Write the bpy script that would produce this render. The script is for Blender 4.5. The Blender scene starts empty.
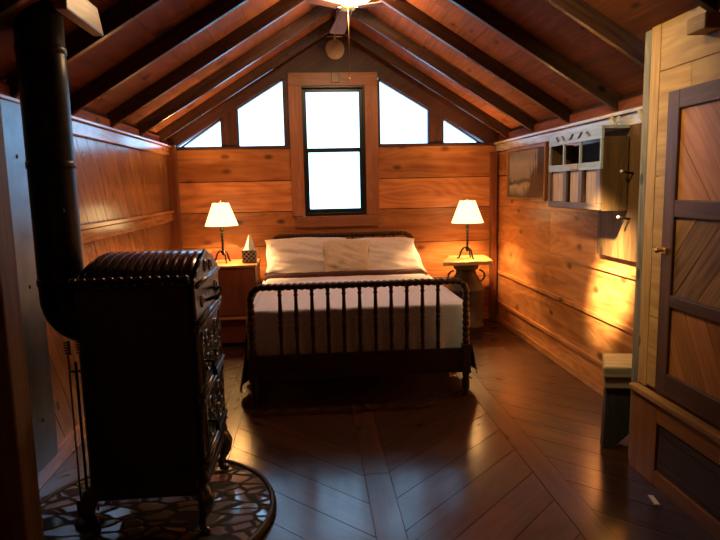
import bpy, math, random
from mathutils import Vector, Matrix, noise
random.seed(7)
S = bpy.context.scene
COL = S.collection
PI = math.pi

# ------------------------------------------------------------------ materials
def nodes(name):
    m = bpy.data.materials.new(name); m.use_nodes = True
    nt = m.node_tree
    return m, nt, nt.nodes['Principled BSDF']

def link(nt, a, b): nt.links.new(a, b)

def wood(name, c1, c2, rough=.38, knots=0.0, var=.35, bump=.12, gx=1.0, gy=15.0, coat=0.0, knotcol=None, blotch=.25):
    m, nt, bs = nodes(name)
    N = nt.nodes.new
    uv = N('ShaderNodeUVMap'); uv.uv_map = 'UVMap'
    at = N('ShaderNodeAttribute'); at.attribute_name = 'rnd'
    mp = N('ShaderNodeMapping'); mp.inputs['Scale'].default_value = (gx, gy, 1)
    link(nt, uv.outputs[0], mp.inputs[0])
    n1 = N('ShaderNodeTexNoise'); n1.inputs['Scale'].default_value = 1.6; n1.inputs['Detail'].default_value = 6
    n1.inputs['Distortion'].default_value = .8
    link(nt, mp.outputs[0], n1.inputs['Vector'])
    # broad cathedral figure
    mp2 = N('ShaderNodeMapping'); mp2.inputs['Scale'].default_value = (gx*.7, gy*.33, 1)
    link(nt, uv.outputs[0], mp2.inputs[0])
    n2 = N('ShaderNodeTexNoise'); n2.inputs['Scale'].default_value = 1.0; n2.inputs['Detail'].default_value = 2
    link(nt, mp2.outputs[0], n2.inputs['Vector'])
    mu = N('ShaderNodeMath'); mu.operation = 'MULTIPLY'; mu.inputs[1].default_value = 14
    link(nt, n2.outputs[0], mu.inputs[0])
    pp = N('ShaderNodeMath'); pp.operation = 'PINGPONG'; pp.inputs[1].default_value = .5
    link(nt, mu.outputs[0], pp.inputs[0])
    ad = N('ShaderNodeMath'); ad.operation = 'MULTIPLY_ADD'; ad.inputs[1].default_value = .35
    link(nt, pp.outputs[0], ad.inputs[0]); link(nt, n1.outputs[0], ad.inputs[2])
    rp = N('ShaderNodeValToRGB')
    rp.color_ramp.elements[0].position = .36; rp.color_ramp.elements[0].color = (*c1, 1)
    rp.color_ramp.elements[1].position = .78; rp.color_ramp.elements[1].color = (*c2, 1)
    link(nt, ad.outputs[0], rp.inputs[0])
    col = rp.outputs[0]
    # large uneven staining
    n3 = N('ShaderNodeTexNoise'); n3.inputs['Scale'].default_value = 2.2; n3.inputs['Detail'].default_value = 3
    link(nt, uv.outputs[0], n3.inputs['Vector'])
    hs = N('ShaderNodeHueSaturation')
    v1 = N('ShaderNodeMath'); v1.operation = 'MULTIPLY_ADD'; v1.inputs[1].default_value = var; v1.inputs[2].default_value = 1 - var/2
    link(nt, at.outputs['Fac'], v1.inputs[0])
    v2 = N('ShaderNodeMath'); v2.operation = 'MULTIPLY_ADD'; v2.inputs[1].default_value = blotch*2; v2.inputs[2].default_value = -blotch
    link(nt, n3.outputs[0], v2.inputs[0])
    v3 = N('ShaderNodeMath'); v3.operation = 'ADD'
    link(nt, v1.outputs[0], v3.inputs[0]); link(nt, v2.outputs[0], v3.inputs[1])
    link(nt, v3.outputs[0], hs.inputs['Value']); link(nt, col, hs.inputs['Color'])
    col = hs.outputs[0]
    if knots > 0:
        mk = N('ShaderNodeMapping'); mk.inputs['Scale'].default_value = (2.3, 4.4, 1)
        link(nt, uv.outputs[0], mk.inputs[0])
        vo = N('ShaderNodeTexVoronoi'); vo.voronoi_dimensions = '2D'; vo.inputs['Scale'].default_value = 1.0
        link(nt, mk.outputs[0], vo.inputs['Vector'])
        mr = N('ShaderNodeMapRange'); mr.inputs['From Min'].default_value = .07 + .07*knots
        mr.inputs['From Max'].default_value = .05; mr.inputs['To Min'].default_value = 0; mr.inputs['To Max'].default_value = .85
        link(nt, vo.outputs['Distance'], mr.inputs['Value'])
        # only some of the cells carry a knot
        sc = N('ShaderNodeSeparateColor'); link(nt, vo.outputs['Color'], sc.inputs[0])
        gt = N('ShaderNodeMath'); gt.operation = 'LESS_THAN'; gt.inputs[1].default_value = .16 + .3*knots
        link(nt, sc.outputs[0], gt.inputs[0])
        mm = N('ShaderNodeMath'); mm.operation = 'MULTIPLY'
        link(nt, mr.outputs[0], mm.inputs[0]); link(nt, gt.outputs[0], mm.inputs[1])
        mx = N('ShaderNodeMix'); mx.data_type = 'RGBA'
        k = knotcol or tuple(c*.25 for c in c1)
        mx.inputs['B'].default_value = (*k, 1)
        link(nt, mm.outputs[0], mx.inputs['Factor']); link(nt, col, mx.inputs['A'])
        col = mx.outputs['Result']
    link(nt, col, bs.inputs['Base Color'])
    r = N('ShaderNodeMapRange'); r.inputs['To Min'].default_value = rough*.75; r.inputs['To Max'].default_value = rough*1.3
    link(nt, n3.outputs[0], r.inputs['Value']); link(nt, r.outputs[0], bs.inputs['Roughness'])
    bp = N('ShaderNodeBump'); bp.inputs['Strength'].default_value = bump; bp.inputs['Distance'].default_value = .01
    link(nt, n1.outputs[0], bp.inputs['Height']); link(nt, bp.outputs[0], bs.inputs['Normal'])
    bs.inputs['Coat Weight'].default_value = coat; bs.inputs['Coat Roughness'].default_value = .2
    return m

def plain(name, col, rough=.5, metal=0.0, noise_amt=.0, nscale=12, bump=.0, coat=0, emit=None, es=0, sheen=0):
    m, nt, bs = nodes(name)
    bs.inputs['Roughness'].default_value = rough; bs.inputs['Metallic'].default_value = metal
    bs.inputs['Coat Weight'].default_value = coat; bs.inputs['Sheen Weight'].default_value = sheen
    N = nt.nodes.new
    tc = N('ShaderNodeTexCoord'); n = N('ShaderNodeTexNoise'); n.inputs['Scale'].default_value = nscale; n.inputs['Detail'].default_value = 5
    link(nt, tc.outputs['Object'], n.inputs['Vector'])
    rp = N('ShaderNodeValToRGB')
    rp.color_ramp.elements[0].position = .3; rp.color_ramp.elements[1].position = .7
    rp.color_ramp.elements[0].color = (*[c*(1-noise_amt) for c in col], 1)
    rp.color_ramp.elements[1].color = (*[min(1, c*(1+noise_amt)) for c in col], 1)
    link(nt, n.outputs[0], rp.inputs[0]); link(nt, rp.outputs[0], bs.inputs['Base Color'])
    if bump:
        b = N('ShaderNodeBump'); b.inputs['Strength'].default_value = bump; b.inputs['Distance'].default_value = .01
        link(nt, n.outputs[0], b.inputs['Height']); link(nt, b.outputs[0], bs.inputs['Normal'])
    if emit:
        bs.inputs['Emission Color'].default_value = (*emit, 1); bs.inputs['Emission Strength'].default_value = es
    return m

M = {}
M['pine'] = wood('knotty_pine_wall', (.40,.125,.038), (.66,.27,.095), .36, knots=1, var=.45, gy=9)
M['seam'] = plain('seam_shadow_gap', (.03,.010,.005), .8)
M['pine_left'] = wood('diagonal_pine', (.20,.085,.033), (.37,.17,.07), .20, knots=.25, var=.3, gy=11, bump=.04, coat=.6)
M['pine_right'] = wood('side_wall_pine', (.36,.125,.038), (.64,.28,.10), .34, knots=1, var=.45, gy=9)
M['pine_rail'] = wood('pine_rail', (.34,.13,.04), (.55,.25,.085), .16, knots=.3, var=.2, bump=.04, coat=.5)
M['ledge'] = wood('pale_ledge_pine', (.42,.33,.23), (.66,.55,.42), .22, knots=.3, var=.15)
M['ceiling'] = wood('ceiling_pine', (.15,.036,.009), (.26,.066,.016), .8, knots=.7, var=.35)
M['rafter'] = wood('dark_rafter', (.036,.016,.011), (.078,.036,.024), .27, knots=.4, var=.3, knotcol=(.01,.004,.003))
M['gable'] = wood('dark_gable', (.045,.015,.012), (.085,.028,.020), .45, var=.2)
M['casing'] = wood('window_casing', (.30,.105,.05), (.44,.18,.09), .4, var=.15)
M['floor'] = wood('floor_planks', (.024,.008,.0042), (.066,.022,.009), .40, knots=.8, var=.45, bump=.05, coat=1.0, gy=11, knotcol=(.008,.003,.002))
M['floor'].node_tree.nodes['Principled BSDF'].inputs['Coat IOR'].default_value = 1.85
M['floor'].node_tree.nodes['Principled BSDF'].inputs['Specular IOR Level'].default_value = .2
M['post_dark'] = wood('corner_post', (.13,.035,.015), (.21,.065,.025), .35, var=.1)
M['weathered'] = wood('weathered_post', (.12,.105,.085), (.30,.27,.22), .6, knots=.2, var=.2)
M['near_pine'] = wood('near_wall_pine', (.36,.195,.055), (.54,.33,.11), .5, knots=.15, var=.2)
M['door_frame'] = wood('door_frame_wood', (.07,.032,.022), (.13,.062,.042), .42, var=.15)
M['door_panel'] = wood('door_panel_wood', (.34,.12,.033), (.52,.22,.065), .4, var=.4)
M['door_panel_rough'] = wood('door_panel_rough', (.16,.075,.025), (.38,.20,.075), .6, var=.6, bump=.4)
M['base_wood'] = wood('base_wood', (.20,.07,.02), (.34,.13,.04), .4, var=.2)
M['ledge_wood'] = wood('edge_wood', (.28,.13,.04), (.48,.25,.085), .35, var=.25)
M['dark_panel'] = wood('dark_panel', (.035,.018,.014), (.07,.035,.025), .5, var=.2)
M['bed'] = wood('spool_bed_wood', (.022,.009,.006), (.05,.02,.012), .3, var=.1, bump=.03)
M['nightstand'] = wood('nightstand_wood', (.12,.034,.018), (.20,.058,.028), .4, var=.15)
M['stand_top'] = wood('nightstand_top', (.34,.14,.06), (.52,.24,.10), .35, var=.1)
M['slab'] = wood('table_slab', (.40,.24,.09), (.60,.40,.18), .35, var=.1)
M['stool'] = wood('stool_board', (.30,.24,.13), (.48,.40,.24), .55, var=.15)
M['stool_leg'] = wood('stool_leg_wood', (.022,.018,.014), (.055,.043,.032), .7, var=.2)
M['old_board'] = wood('old_board', (.08,.04,.017), (.17,.09,.035), .5, knots=.6, var=.4)
M['cab_paint'] = wood('greyed_paint', (.26,.29,.33), (.42,.47,.53), .35, var=.1, bump=.2)
M['cab_brown'] = wood('cabinet_stile', (.10,.06,.045), (.19,.12,.09), .35, var=.15)
M['cab_slat'] = wood('cabinet_slat', (.42,.25,.12), (.62,.42,.23), .4, var=.15)
M['fanwood'] = wood('fan_blade_wood', (.16,.06,.035), (.26,.11,.065), .75, var=.1)
M['discwood'] = wood('disc_wood', (.46,.30,.21), (.62,.45,.34), .5, var=.1, gy=8)
M['frame_wood'] = wood('frame_wood', (.22,.10,.03), (.34,.17,.06), .35, var=.1)
M['post_near'] = wood('rough_post_wood', (.15,.10,.08), (.26,.18,.14), .6, var=.1)
M['linen'] = plain('linen', (.86,.80,.84), .85, noise_amt=.05, nscale=40, bump=.15, sheen=.2)
M['quilt'] = plain('quilt_cotton', (.82,.81,.93), .9, noise_amt=.06, nscale=60, bump=.35, sheen=.2)
M['cream'] = plain('cream_pillow', (.74,.62,.52), .88, noise_amt=.05, nscale=40, bump=.15, sheen=.2)
M['maroon'] = plain('maroon_wool', (.05,.012,.02), .95, noise_amt=.2, nscale=50, bump=.2)
M['iron'] = plain('black_iron', (.018,.014,.012), .42, .7, .2, 60, .1)
M['black_sash'] = plain('black_sash', (.012,.013,.014), .35, 0, .1)
M['pipe'] = plain('black_stovepipe', (.022,.024,.026), .38, .6, .25, 14, .05)
M['enamel'] = plain('dark_enamel', (.055,.042,.036), .42, 0, .25, 5, .02)
M['enamel_lid'] = plain('lid_enamel', (.012,.012,.013), .16, 0, .3, 20)
M['nickel'] = plain('mottled_cast_metal', (.17,.19,.21), .26, .8, .45, 28, .25)
M['galv'] = plain('galvanised_sheet', (.17,.21,.24), .34, .85, .25, 6, .06)
M['brass'] = plain('brass', (.70,.48,.16), .3, .9, .1)
M['copper'] = plain('copper', (.45,.17,.08), .35, .9, .1)
M['milk'] = plain('old_milk_can_metal', (.085,.078,.07), .55, .5, .4, 9, .25)
M['glass_white'] = plain('opal_glass', (.95,.9,.82), .3, emit=(1,.86,.62), es=5.5)
M['tissue'] = plain('tissue_paper', (.90,.88,.84), .8, bump=.1)
M['hearth_rim'] = plain('hearth_rim', (.035,.033,.032), .4, .6, .2)
M['leaf'] = plain('leaf', (.10,.22,.09), .6, noise_amt=.5, nscale=3)
M['bark'] = plain('bark', (.14,.10,.07), .9, noise_amt=.4, nscale=20, bump=.3)
M['white'] = plain('bone_white', (.75,.72,.66), .5)
M['cubby_shade'] = plain('matte_black', (.012,.012,.012), .8)

def shade_mat():
    m, nt, bs = nodes('lampshade_glow')
    N = nt.nodes.new
    bs.inputs['Base Color'].default_value = (.85,.72,.5,1); bs.inputs['Roughness'].default_value = .8
    bs.inputs['Emission Color'].default_value = (1,.66,.28,1); bs.inputs['Emission Strength'].default_value = 3.0
    return m
M['shade'] = shade_mat()

def glass_mat():
    m = bpy.data.materials.new('window_glass'); m.use_nodes = True
    nt = m.node_tree; nt.nodes.clear(); N = nt.nodes.new
    out = N('ShaderNodeOutputMaterial'); mix = N('ShaderNodeMixShader'); tr = N('ShaderNodeBsdfTransparent'); gl = N('ShaderNodeBsdfGlossy')
    gl.inputs['Roughness'].default_value = .02
    fr = N('ShaderNodeFresnel'); fr.inputs[0].default_value = 1.45
    tr.inputs[0].default_value = (.93,.97,.97,1)
    link(nt, fr.outputs[0], mix.inputs[0]); link(nt, tr.outputs[0], mix.inputs[1]); link(nt, gl.outputs[0], mix.inputs[2]); link(nt, mix.outputs[0], out.inputs[0])
    return m
M['glass'] = glass_mat()

def hearth_mat():
    m, nt, bs = nodes('river_stone_mosaic')
    N = nt.nodes.new
    tc = N('ShaderNodeTexCoord'); mp = N('ShaderNodeMapping'); mp.inputs['Scale'].default_value = (9, 15, 9)
    link(nt, tc.outputs['Object'], mp.inputs[0])
    nz = N('ShaderNodeTexNoise'); nz.inputs['Scale'].default_value = 5
    link(nt, tc.outputs['Object'], nz.inputs['Vector'])
    mxv = N('ShaderNodeMix'); mxv.data_type = 'VECTOR'; mxv.inputs['Factor'].default_value = .12
    mulv = N('ShaderNodeVectorMath'); mulv.operation = 'MULTIPLY_ADD'; mulv.inputs[1].default_value = (1.1,1.1,0)
    link(nt, nz.outputs['Color'], mulv.inputs[0]); link(nt, mp.outputs[0], mulv.inputs[2])
    vo = N('ShaderNodeTexVoronoi'); vo.feature = 'DISTANCE_TO_EDGE'; vo.inputs['Scale'].default_value = 1
    vc = N('ShaderNodeTexVoronoi'); vc.inputs['Scale'].default_value = 1
    for v in (vo, vc): link(nt, mulv.outputs[0], v.inputs['Vector'])
    mr = N('ShaderNodeMapRange'); mr.inputs['From Min'].default_value = .07; mr.inputs['From Max'].default_value = .16
    link(nt, vo.outputs['Distance'], mr.inputs['Value'])
    sc = N('ShaderNodeSeparateColor'); link(nt, vc.outputs['Color'], sc.inputs[0])
    rp = N('ShaderNodeValToRGB')
    e = rp.color_ramp.elements; e[0].color = (.09,.08,.075,1); e[1].color = (.30,.20,.13,1)
    a = e.new(.4); a.color = (.22,.22,.23,1); b = e.new(.7); b.color = (.15,.09,.06,1)
    link(nt, sc.outputs[0], rp.inputs[0])
    mx = N('ShaderNodeMix'); mx.data_type = 'RGBA'; mx.inputs['A'].default_value = (.03,.028,.027,1)
    link(nt, mr.outputs[0], mx.inputs['Factor']); link(nt, rp.outputs[0], mx.inputs['B'])
    link(nt, mx.outputs['Result'], bs.inputs['Base Color'])
    rs_ = N('ShaderNodeMapRange'); rs_.inputs['To Min'].default_value = .08; rs_.inputs['To Max'].default_value = .55
    link(nt, sc.outputs[1], rs_.inputs['Value'])
    rr = N('ShaderNodeMix'); rr.data_type = 'FLOAT'; rr.inputs['A'].default_value = .8
    link(nt, mr.outputs[0], rr.inputs['Factor']); link(nt, rs_.outputs[0], rr.inputs['B']); link(nt, rr.outputs['Result'], bs.inputs['Roughness'])
    gt_ = N('ShaderNodeMath'); gt_.operation = 'GREATER_THAN'; gt_.inputs[1].default_value = .45
    link(nt, sc.outputs[1], gt_.inputs[0])
    cw = N('ShaderNodeMath'); cw.operation = 'MULTIPLY'; link(nt, gt_.outputs[0], cw.inputs[0]); link(nt, mr.outputs[0], cw.inputs[1])
    link(nt, cw.outputs[0], bs.inputs['Coat Weight']); bs.inputs['Coat Roughness'].default_value = .08; bs.inputs['Coat IOR'].default_value = 1.8
    # every stone lies at its own slight tilt, sunk in dark grout
    bp = N('ShaderNodeBump'); bp.inputs['Strength'].default_value = .6; bp.inputs['Distance'].default_value = .012
    link(nt, mr.outputs[0], bp.inputs['Height']); link(nt, bp.outputs[0], bs.inputs['Normal'])
    return m
M['hearth'] = hearth_mat()

def tissuebox_mat():
    m, nt, bs = nodes('lattice_print')
    N = nt.nodes.new
    tc = N('ShaderNodeTexCoord'); sp_ = N('ShaderNodeSeparateXYZ'); link(nt, tc.outputs['Object'], sp_.inputs[0])
    a1 = N('ShaderNodeMath'); a1.operation = 'ADD'; link(nt, sp_.outputs[0], a1.inputs[0]); link(nt, sp_.outputs[1], a1.inputs[1])
    lines = []
    for op in ('ADD', 'SUBTRACT'):
        q = N('ShaderNodeMath'); q.operation = op; link(nt, a1.outputs[0], q.inputs[0]); link(nt, sp_.outputs[2], q.inputs[1])
        p = N('ShaderNodeMath'); p.operation = 'PINGPONG'; p.inputs[1].default_value = .021; link(nt, q.outputs[0], p.inputs[0])
        l_ = N('ShaderNodeMath'); l_.operation = 'LESS_THAN'; l_.inputs[1].default_value = .0042; link(nt, p.outputs[0], l_.inputs[0]); lines.append(l_)
    lt = N('ShaderNodeMath'); lt.operation = 'MAXIMUM'; link(nt, lines[0].outputs[0], lt.inputs[0]); link(nt, lines[1].outputs[0], lt.inputs[1])
    mx = N('ShaderNodeMix'); mx.data_type = 'RGBA'; mx.inputs['A'].default_value = (.010,.012,.018,1); mx.inputs['B'].default_value = (.34,.34,.34,1)
    link(nt, lt.outputs[0], mx.inputs['Factor']); link(nt, mx.outputs['Result'], bs.inputs['Base Color'])
    bs.inputs['Roughness'].default_value = .5
    return m
M['lattice'] = tissuebox_mat()

def print_mat():
    m, nt, bs = nodes('misty_landscape_print')
    N = nt.nodes.new
    tc = N('ShaderNodeTexCoord'); sp = N('ShaderNodeSeparateXYZ'); link(nt, tc.outputs['Object'], sp.inputs[0])
    def math_(op, a, b=None, c=None):
        q = N('ShaderNodeMath'); q.operation = op
        for k, v in enumerate((a, b, c)):
            if v is None: continue
            if isinstance(v, (int, float)): q.inputs[k].default_value = v
            else: link(nt, v, q.inputs[k])
        return q.outputs[0]
    n = N('ShaderNodeTexNoise'); n.inputs['Scale'].default_value = 9; n.inputs['Detail'].default_value = 6; link(nt, tc.outputs['Object'], n.inputs['Vector'])
    h = math_('MULTIPLY_ADD', n.outputs[0], .10, sp.outputs[2]); h = math_('SUBTRACT', h, .05)
    rp = N('ShaderNodeValToRGB'); e = rp.color_ramp.elements
    e[0].position = 0; e[0].color = (.05,.055,.05,1); e[1].position = 1; e[1].color = (.15,.155,.15,1)
    for p, c in ((.10,(.16,.16,.15,1)),(.26,(.34,.33,.30,1)),(.34,(.04,.045,.045,1)),(.42,(.21,.22,.22,1)),(.7,(.34,.34,.33,1))):
        k = e.new(p); k.color = c
    link(nt, math_('MULTIPLY', h, 2.15), rp.inputs[0])
    # a stand of dark firs on the right of the print
    mp = N('ShaderNodeMapping'); mp.inputs['Scale'].default_value = (1, 14, 3); link(nt, tc.outputs['Object'], mp.inputs[0])
    n2 = N('ShaderNodeTexNoise'); n2.inputs['Scale'].default_value = 1.5; n2.inputs['Detail'].default_value = 4; link(nt, mp.outputs[0], n2.inputs['Vector'])
    t = math_('MULTIPLY_ADD', sp.outputs[1], -1.3, math_('MULTIPLY', n2.outputs[0], .9)); t = math_('SUBTRACT', t, math_('MULTIPLY', sp.outputs[2], .9))
    ms = N('ShaderNodeMapRange'); ms.inputs['From Min'].default_value = .36; ms.inputs['From Max'].default_value = .50; link(nt, t, ms.inputs['Value'])
    mx = N('ShaderNodeMix'); mx.data_type = 'RGBA'; mx.inputs['B'].default_value = (.03,.036,.036,1)
    link(nt, ms.outputs[0], mx.inputs['Factor']); link(nt, rp.outputs[0], mx.inputs['A']); link(nt, mx.outputs['Result'], bs.inputs['Base Color'])
    bs.inputs['Roughness'].default_value = .25
    return m
M['print'] = print_mat()

# ------------------------------------------------------------------ mesh builder
class MB:
    def __init__(s): s.v=[]; s.f=[]; s.uv=[]; s.r=[]; s.sm=[]; s.mi=[]
    def add(s, verts, faces, grain=(1,0,0), smooth=False, rnd=None, off=None, mi=0):
        g = Vector(grain).normalized()
        a = Vector((0,0,1)) if abs(g.z) < .8 else Vector((1,0,0))
        p = g.cross(a).normalized(); q = g.cross(p).normalized()
        rnd = random.random() if rnd is None else rnd
        off = (random.random()*40, random.random()*40) if off is None else off
        b = len(s.v); V = [Vector(v) for v in verts]; s.v += V
        for f in faces:
            s.f.append([b+i for i in f]); s.r.append(rnd); s.sm.append(smooth); s.mi.append(mi)
            s.uv.append([(V[i].dot(g)+off[0], V[i].dot(p)+V[i].dot(q)*.97+off[1]) for i in f])
        return s
    def box(s, x0,x1,y0,y1,z0,z1, grain=None, **k):
        if grain is None:
            d = (abs(x1-x0),abs(y1-y0),abs(z1-z0)); i = d.index(max(d)); grain = [(1,0,0),(0,1,0),(0,0,1)][i]
        v = [(x,y,z) for z in (z0,z1) for y in (y0,y1) for x in (x0,x1)]
        return s.add(v, [(0,2,3,1),(4,5,7,6),(0,1,5,4),(2,6,7,3),(0,4,6,2),(1,3,7,5)], grain, **k)
    def prism(s, poly, A, B, fn, grain=(1,0,0), **k):
        """poly: 2D outline; fn(u,v,w) -> point; extruded from w=A to w=B"""
        n = len(poly)
        v = [fn(u,w,A) for u,w in poly] + [fn(u,w,B) for u,w in poly]
        f = [tuple(range(n))[::-1], tuple(range(n,2*n))] + [(i,(i+1)%n,n+(i+1)%n,n+i) for i in range(n)]
        return s.add(v, f, grain, **k)
    def tube(s, path, rad, seg=10, grain=None, smooth=True, cap=True, **k):
        P = [Vector(p) for p in path]; n = len(P)
        R = [rad]*n if isinstance(rad,(int,float)) else rad
        v = []; up = None
        for i,p in enumerate(P):
            t = (P[min(i+1,n-1)]-P[max(i-1,0)]).normalized()
            if up is None:
                up = Vector((0,0,1)) if abs(t.z) < .9 else Vector((0,1,0))
            a = t.cross(up).normalized(); up = a.cross(t).normalized()
            for j in range(seg):
                th = 2*PI*j/seg
                v.append(p + (a*math.cos(th)+up*math.sin(th))*R[i])
        f = [(i*seg+j, i*seg+(j+1)%seg, (i+1)*seg+(j+1)%seg, (i+1)*seg+j) for i in range(n-1) for j in range(seg)]
        if cap: f += [tuple(range(seg))[::-1], tuple((n-1)*seg+j for j in range(seg))]
        g = grain or tuple(P[-1]-P[0]) 
        if Vector(g).length < 1e-6: g = (0,0,1)
        return s.add(v, f, g, smooth=smooth, **k)
    def lathe(s, prof, c=(0,0,0), seg=24, smooth=True, grain=(0,0,1), close=True, **k):
        v = []; n = len(prof)
        for r,z in prof:
            for j in range(seg):
                th = 2*PI*j/seg; v.append((c[0]+r*math.cos(th), c[1]+r*math.sin(th), c[2]+z))
        f = [(i*seg+j, i*seg+(j+1)%seg, (i+1)*seg+(j+1)%seg, (i+1)*seg+j) for i in range(n-1) for j in range(seg)]
        if close: f += [tuple(range(seg))[::-1], tuple((n-1)*seg+j for j in range(seg))]
        return s.add(v, f, grain, smooth=smooth, **k)
    def ball(s, c, r, seg=10, rings=6, **k):
        rx,ry,rz = (r,r,r) if isinstance(r,(int,float)) else r
        v=[]; 
        for i in range(rings+1):
            ph = PI*i/rings; rr = max(math.sin(ph), .02)
            for j in range(seg):
                th = 2*PI*j/seg; v.append((c[0]+rx*rr*math.cos(th), c[1]+ry*rr*math.sin(th), c[2]-rz*math.cos(ph)))
        f = [(i*seg+j, i*seg+(j+1)%seg, (i+1)*seg+(j+1)%seg, (i+1)*seg+j) for i in range(rings) for j in range(seg)]
        f += [tuple(range(seg))[::-1], tuple(rings*seg+j for j in range(seg))]
        return s.add(v, f, smooth=True, **k)
    def grid(s, nu, nv, fn, **k):
        v = [fn(i/(nu-1), j/(nv-1)) for j in range(nv) for i in range(nu)]
        f = [(j*nu+i, j*nu+i+1, (j+1)*nu+i+1, (j+1)*nu+i) for j in range(nv-1) for i in range(nu-1)]
        k.setdefault('smooth', True)
        return s.add(v, f, **k)
    def build(s, name, mat, parent=None, bevel=0, origin=None, solid=0, sub=0):
        o0 = Vector((0,0,0))
        if parent is not None:
            p = parent
            while p is not None: o0 += p.location; p = p.parent
            own = Vector((0,0,0))
        else:
            if origin is None:
                xs=[v.x for v in s.v]; ys=[v.y for v in s.v]; zs=[v.z for v in s.v]
                origin = ((min(xs)+max(xs))/2,(min(ys)+max(ys))/2,min(zs))
            own = Vector(origin); o0 = own
        me = bpy.data.meshes.new(name)
        me.from_pydata([tuple(v-o0) for v in s.v], [], s.f)
        uvl = me.uv_layers.new(name='UVMap')
        k = 0
        for poly, uv in zip(me.polygons, s.uv):
            for li, c in zip(poly.loop_indices, uv): uvl.data[li].uv = c
        at = me.attributes.new('rnd', 'FLOAT', 'FACE')
        at.data.foreach_set('value', s.r)
        me.polygons.foreach_set('use_smooth', s.sm)
        me.polygons.foreach_set('material_index', s.mi)
        for m in (mat if isinstance(mat,(list,tuple)) else [mat]): me.materials.append(M[m] if isinstance(m,str) else m)
        me.update()
        o = bpy.data.objects.new(name, me); COL.objects.link(o)
        o.location = own
        if parent is not None: o.parent = parent
        if bevel:
            b = o.modifiers.new('bevel','BEVEL'); b.width = bevel; b.segments = 2; b.limit_method = 'ANGLE'; b.angle_limit = math.radians(50)
        if solid:
            b = o.modifiers.new('solid','SOLIDIFY'); b.thickness = solid; b.offset = -1
        if sub:
            b = o.modifiers.new('sub','SUBSURF'); b.levels = sub; b.render_levels = sub
        return o

def tag(o, label=None, cat=None, group=None, kind=None):
    if label: o['label'] = label
    if cat: o['category'] = cat
    if group: o['group'] = group
    if kind: o['kind'] = kind
    return o
def thing(name, loc, label=None, cat=None, group=None, kind=None):
    o = bpy.data.objects.new(name, None); COL.objects.link(o); o.location = loc; o.empty_display_size = .1
    return tag(o, label, cat, group, kind)
def copy_tree(o, parent=None):
    c = o.copy(); COL.objects.link(c); c.parent = parent
    for ch in list(o.children): copy_tree(ch, c)
    return c

def clip(poly, a, b, c):
    """keep a*x+b*y <= c"""
    out = []
    for i in range(len(poly)):
        p, q = poly[i], poly[(i+1)%len(poly)]
        dp, dq = a*p[0]+b*p[1]-c, a*q[0]+b*q[1]-c
        if dp <= 0: out.append(p)
        if (dp < 0 < dq) or (dq < 0 < dp):
            t = dp/(dp-dq); out.append((p[0]+t*(q[0]-p[0]), p[1]+t*(q[1]-p[1])))
    return out
def planks(mb, poly, ang, width, fn, t=.018, gap=.004, phase=0, edges=None, seed=0, butt=None):
    """lay boards across a convex 2D outline; fn(u,v,w) maps to space with w the height off the base"""
    d = (math.cos(ang), math.sin(ang)); n = (-d[1], d[0])
    ds = [p[0]*n[0]+p[1]*n[1] for p in poly]
    if edges is None:
        k0 = math.floor((min(ds)-phase)/width); k1 = math.ceil((max(ds)-phase)/width)
        edges = [phase+k*width for k in range(k0, k1+1)]
    g3 = Vector(fn(d[0],d[1],0)) - Vector(fn(0,0,0))
    for i in range(len(edges)-1):
        e0, e1 = edges[i]+gap/2, edges[i+1]-gap/2
        q = clip(poly, -n[0], -n[1], -e0); 
        if len(q) < 3: continue
        q = clip(q, n[0], n[1], e1)
        if len(q) < 3: continue
        rs = random.Random(seed*1000+round(edges[i]*100))
        cuts = [-99, 99]
        if butt:
            x = -20 + rs.random()*butt
            cuts = [-99]
            while x < 20: cuts.append(x); x += butt*(.6+.8*rs.random())
            cuts.append(99)
        for j in range(len(cuts)-1):
            r, off = rs.random(), (rs.random()*40, rs.random()*40)
            if butt:
                qq = clip(q, -d[0], -d[1], -cuts[j]-gap/3)
                if len(qq) >= 3: qq = clip(qq, d[0], d[1], cuts[j+1]-gap/3)
            else: qq = q
            if len(qq) < 3: continue
            mb.prism(qq, 0, t, fn, grain=tuple(g3), rnd=r, off=off)

# ------------------------------------------------------------------ room constants
D = 6.2; XL = -1.385; XR = 1.93; XN = 1.60; YN = 2.80; YB = -1.6
RX, RZ = .275, 2.90           # underside of the rafters where they meet
ZL, ZR = 1.882, 1.868          # underside of the rafters over the side walls
def zr(x): return RZ-(x-RX)*(RZ-ZR)/(XR-RX) if x > RX else RZ-(RX-x)*(RZ-ZL)/(RX-XL)
RD = .105                     # vertical depth of the rafters
def zc(x): return zr(x)+RD

# ------------------------------------------------------------------ floor
mb = MB(); fl = lambda u,v,w: (u, v, w-.02)
mb.box(XL-.15, XR+.15, YB-.1, D+.15, -.10, -.021, mi=1)
strips = [-.55, .285, 1.125]
bays = [(XL-.02, -.615, 1), (-.485, .22, -1), (.35, 1.06, 1), (1.19, XR+.02, -1)]
for k,(a,b,sg) in enumerate(bays):
    planks(mb, [(a,YB),(b,YB),(b,D+.02),(a,D+.02)], sg*PI/4, .19, fl, t=.02, gap=.0035, phase=.07, seed=11+k)
for x in strips:
    planks(mb, [(x-.063,YB),(x+.063,YB),(x+.063,D+.02),(x-.063,D+.02)], PI/2, .3, fl, t=.0215, gap=.004, edges=[-(x+.064), -(x-.064)], seed=31, butt=2.3)
tag(mb.build('floor', ['floor','seam'], origin=(0,0,0)), kind='structure')

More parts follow.
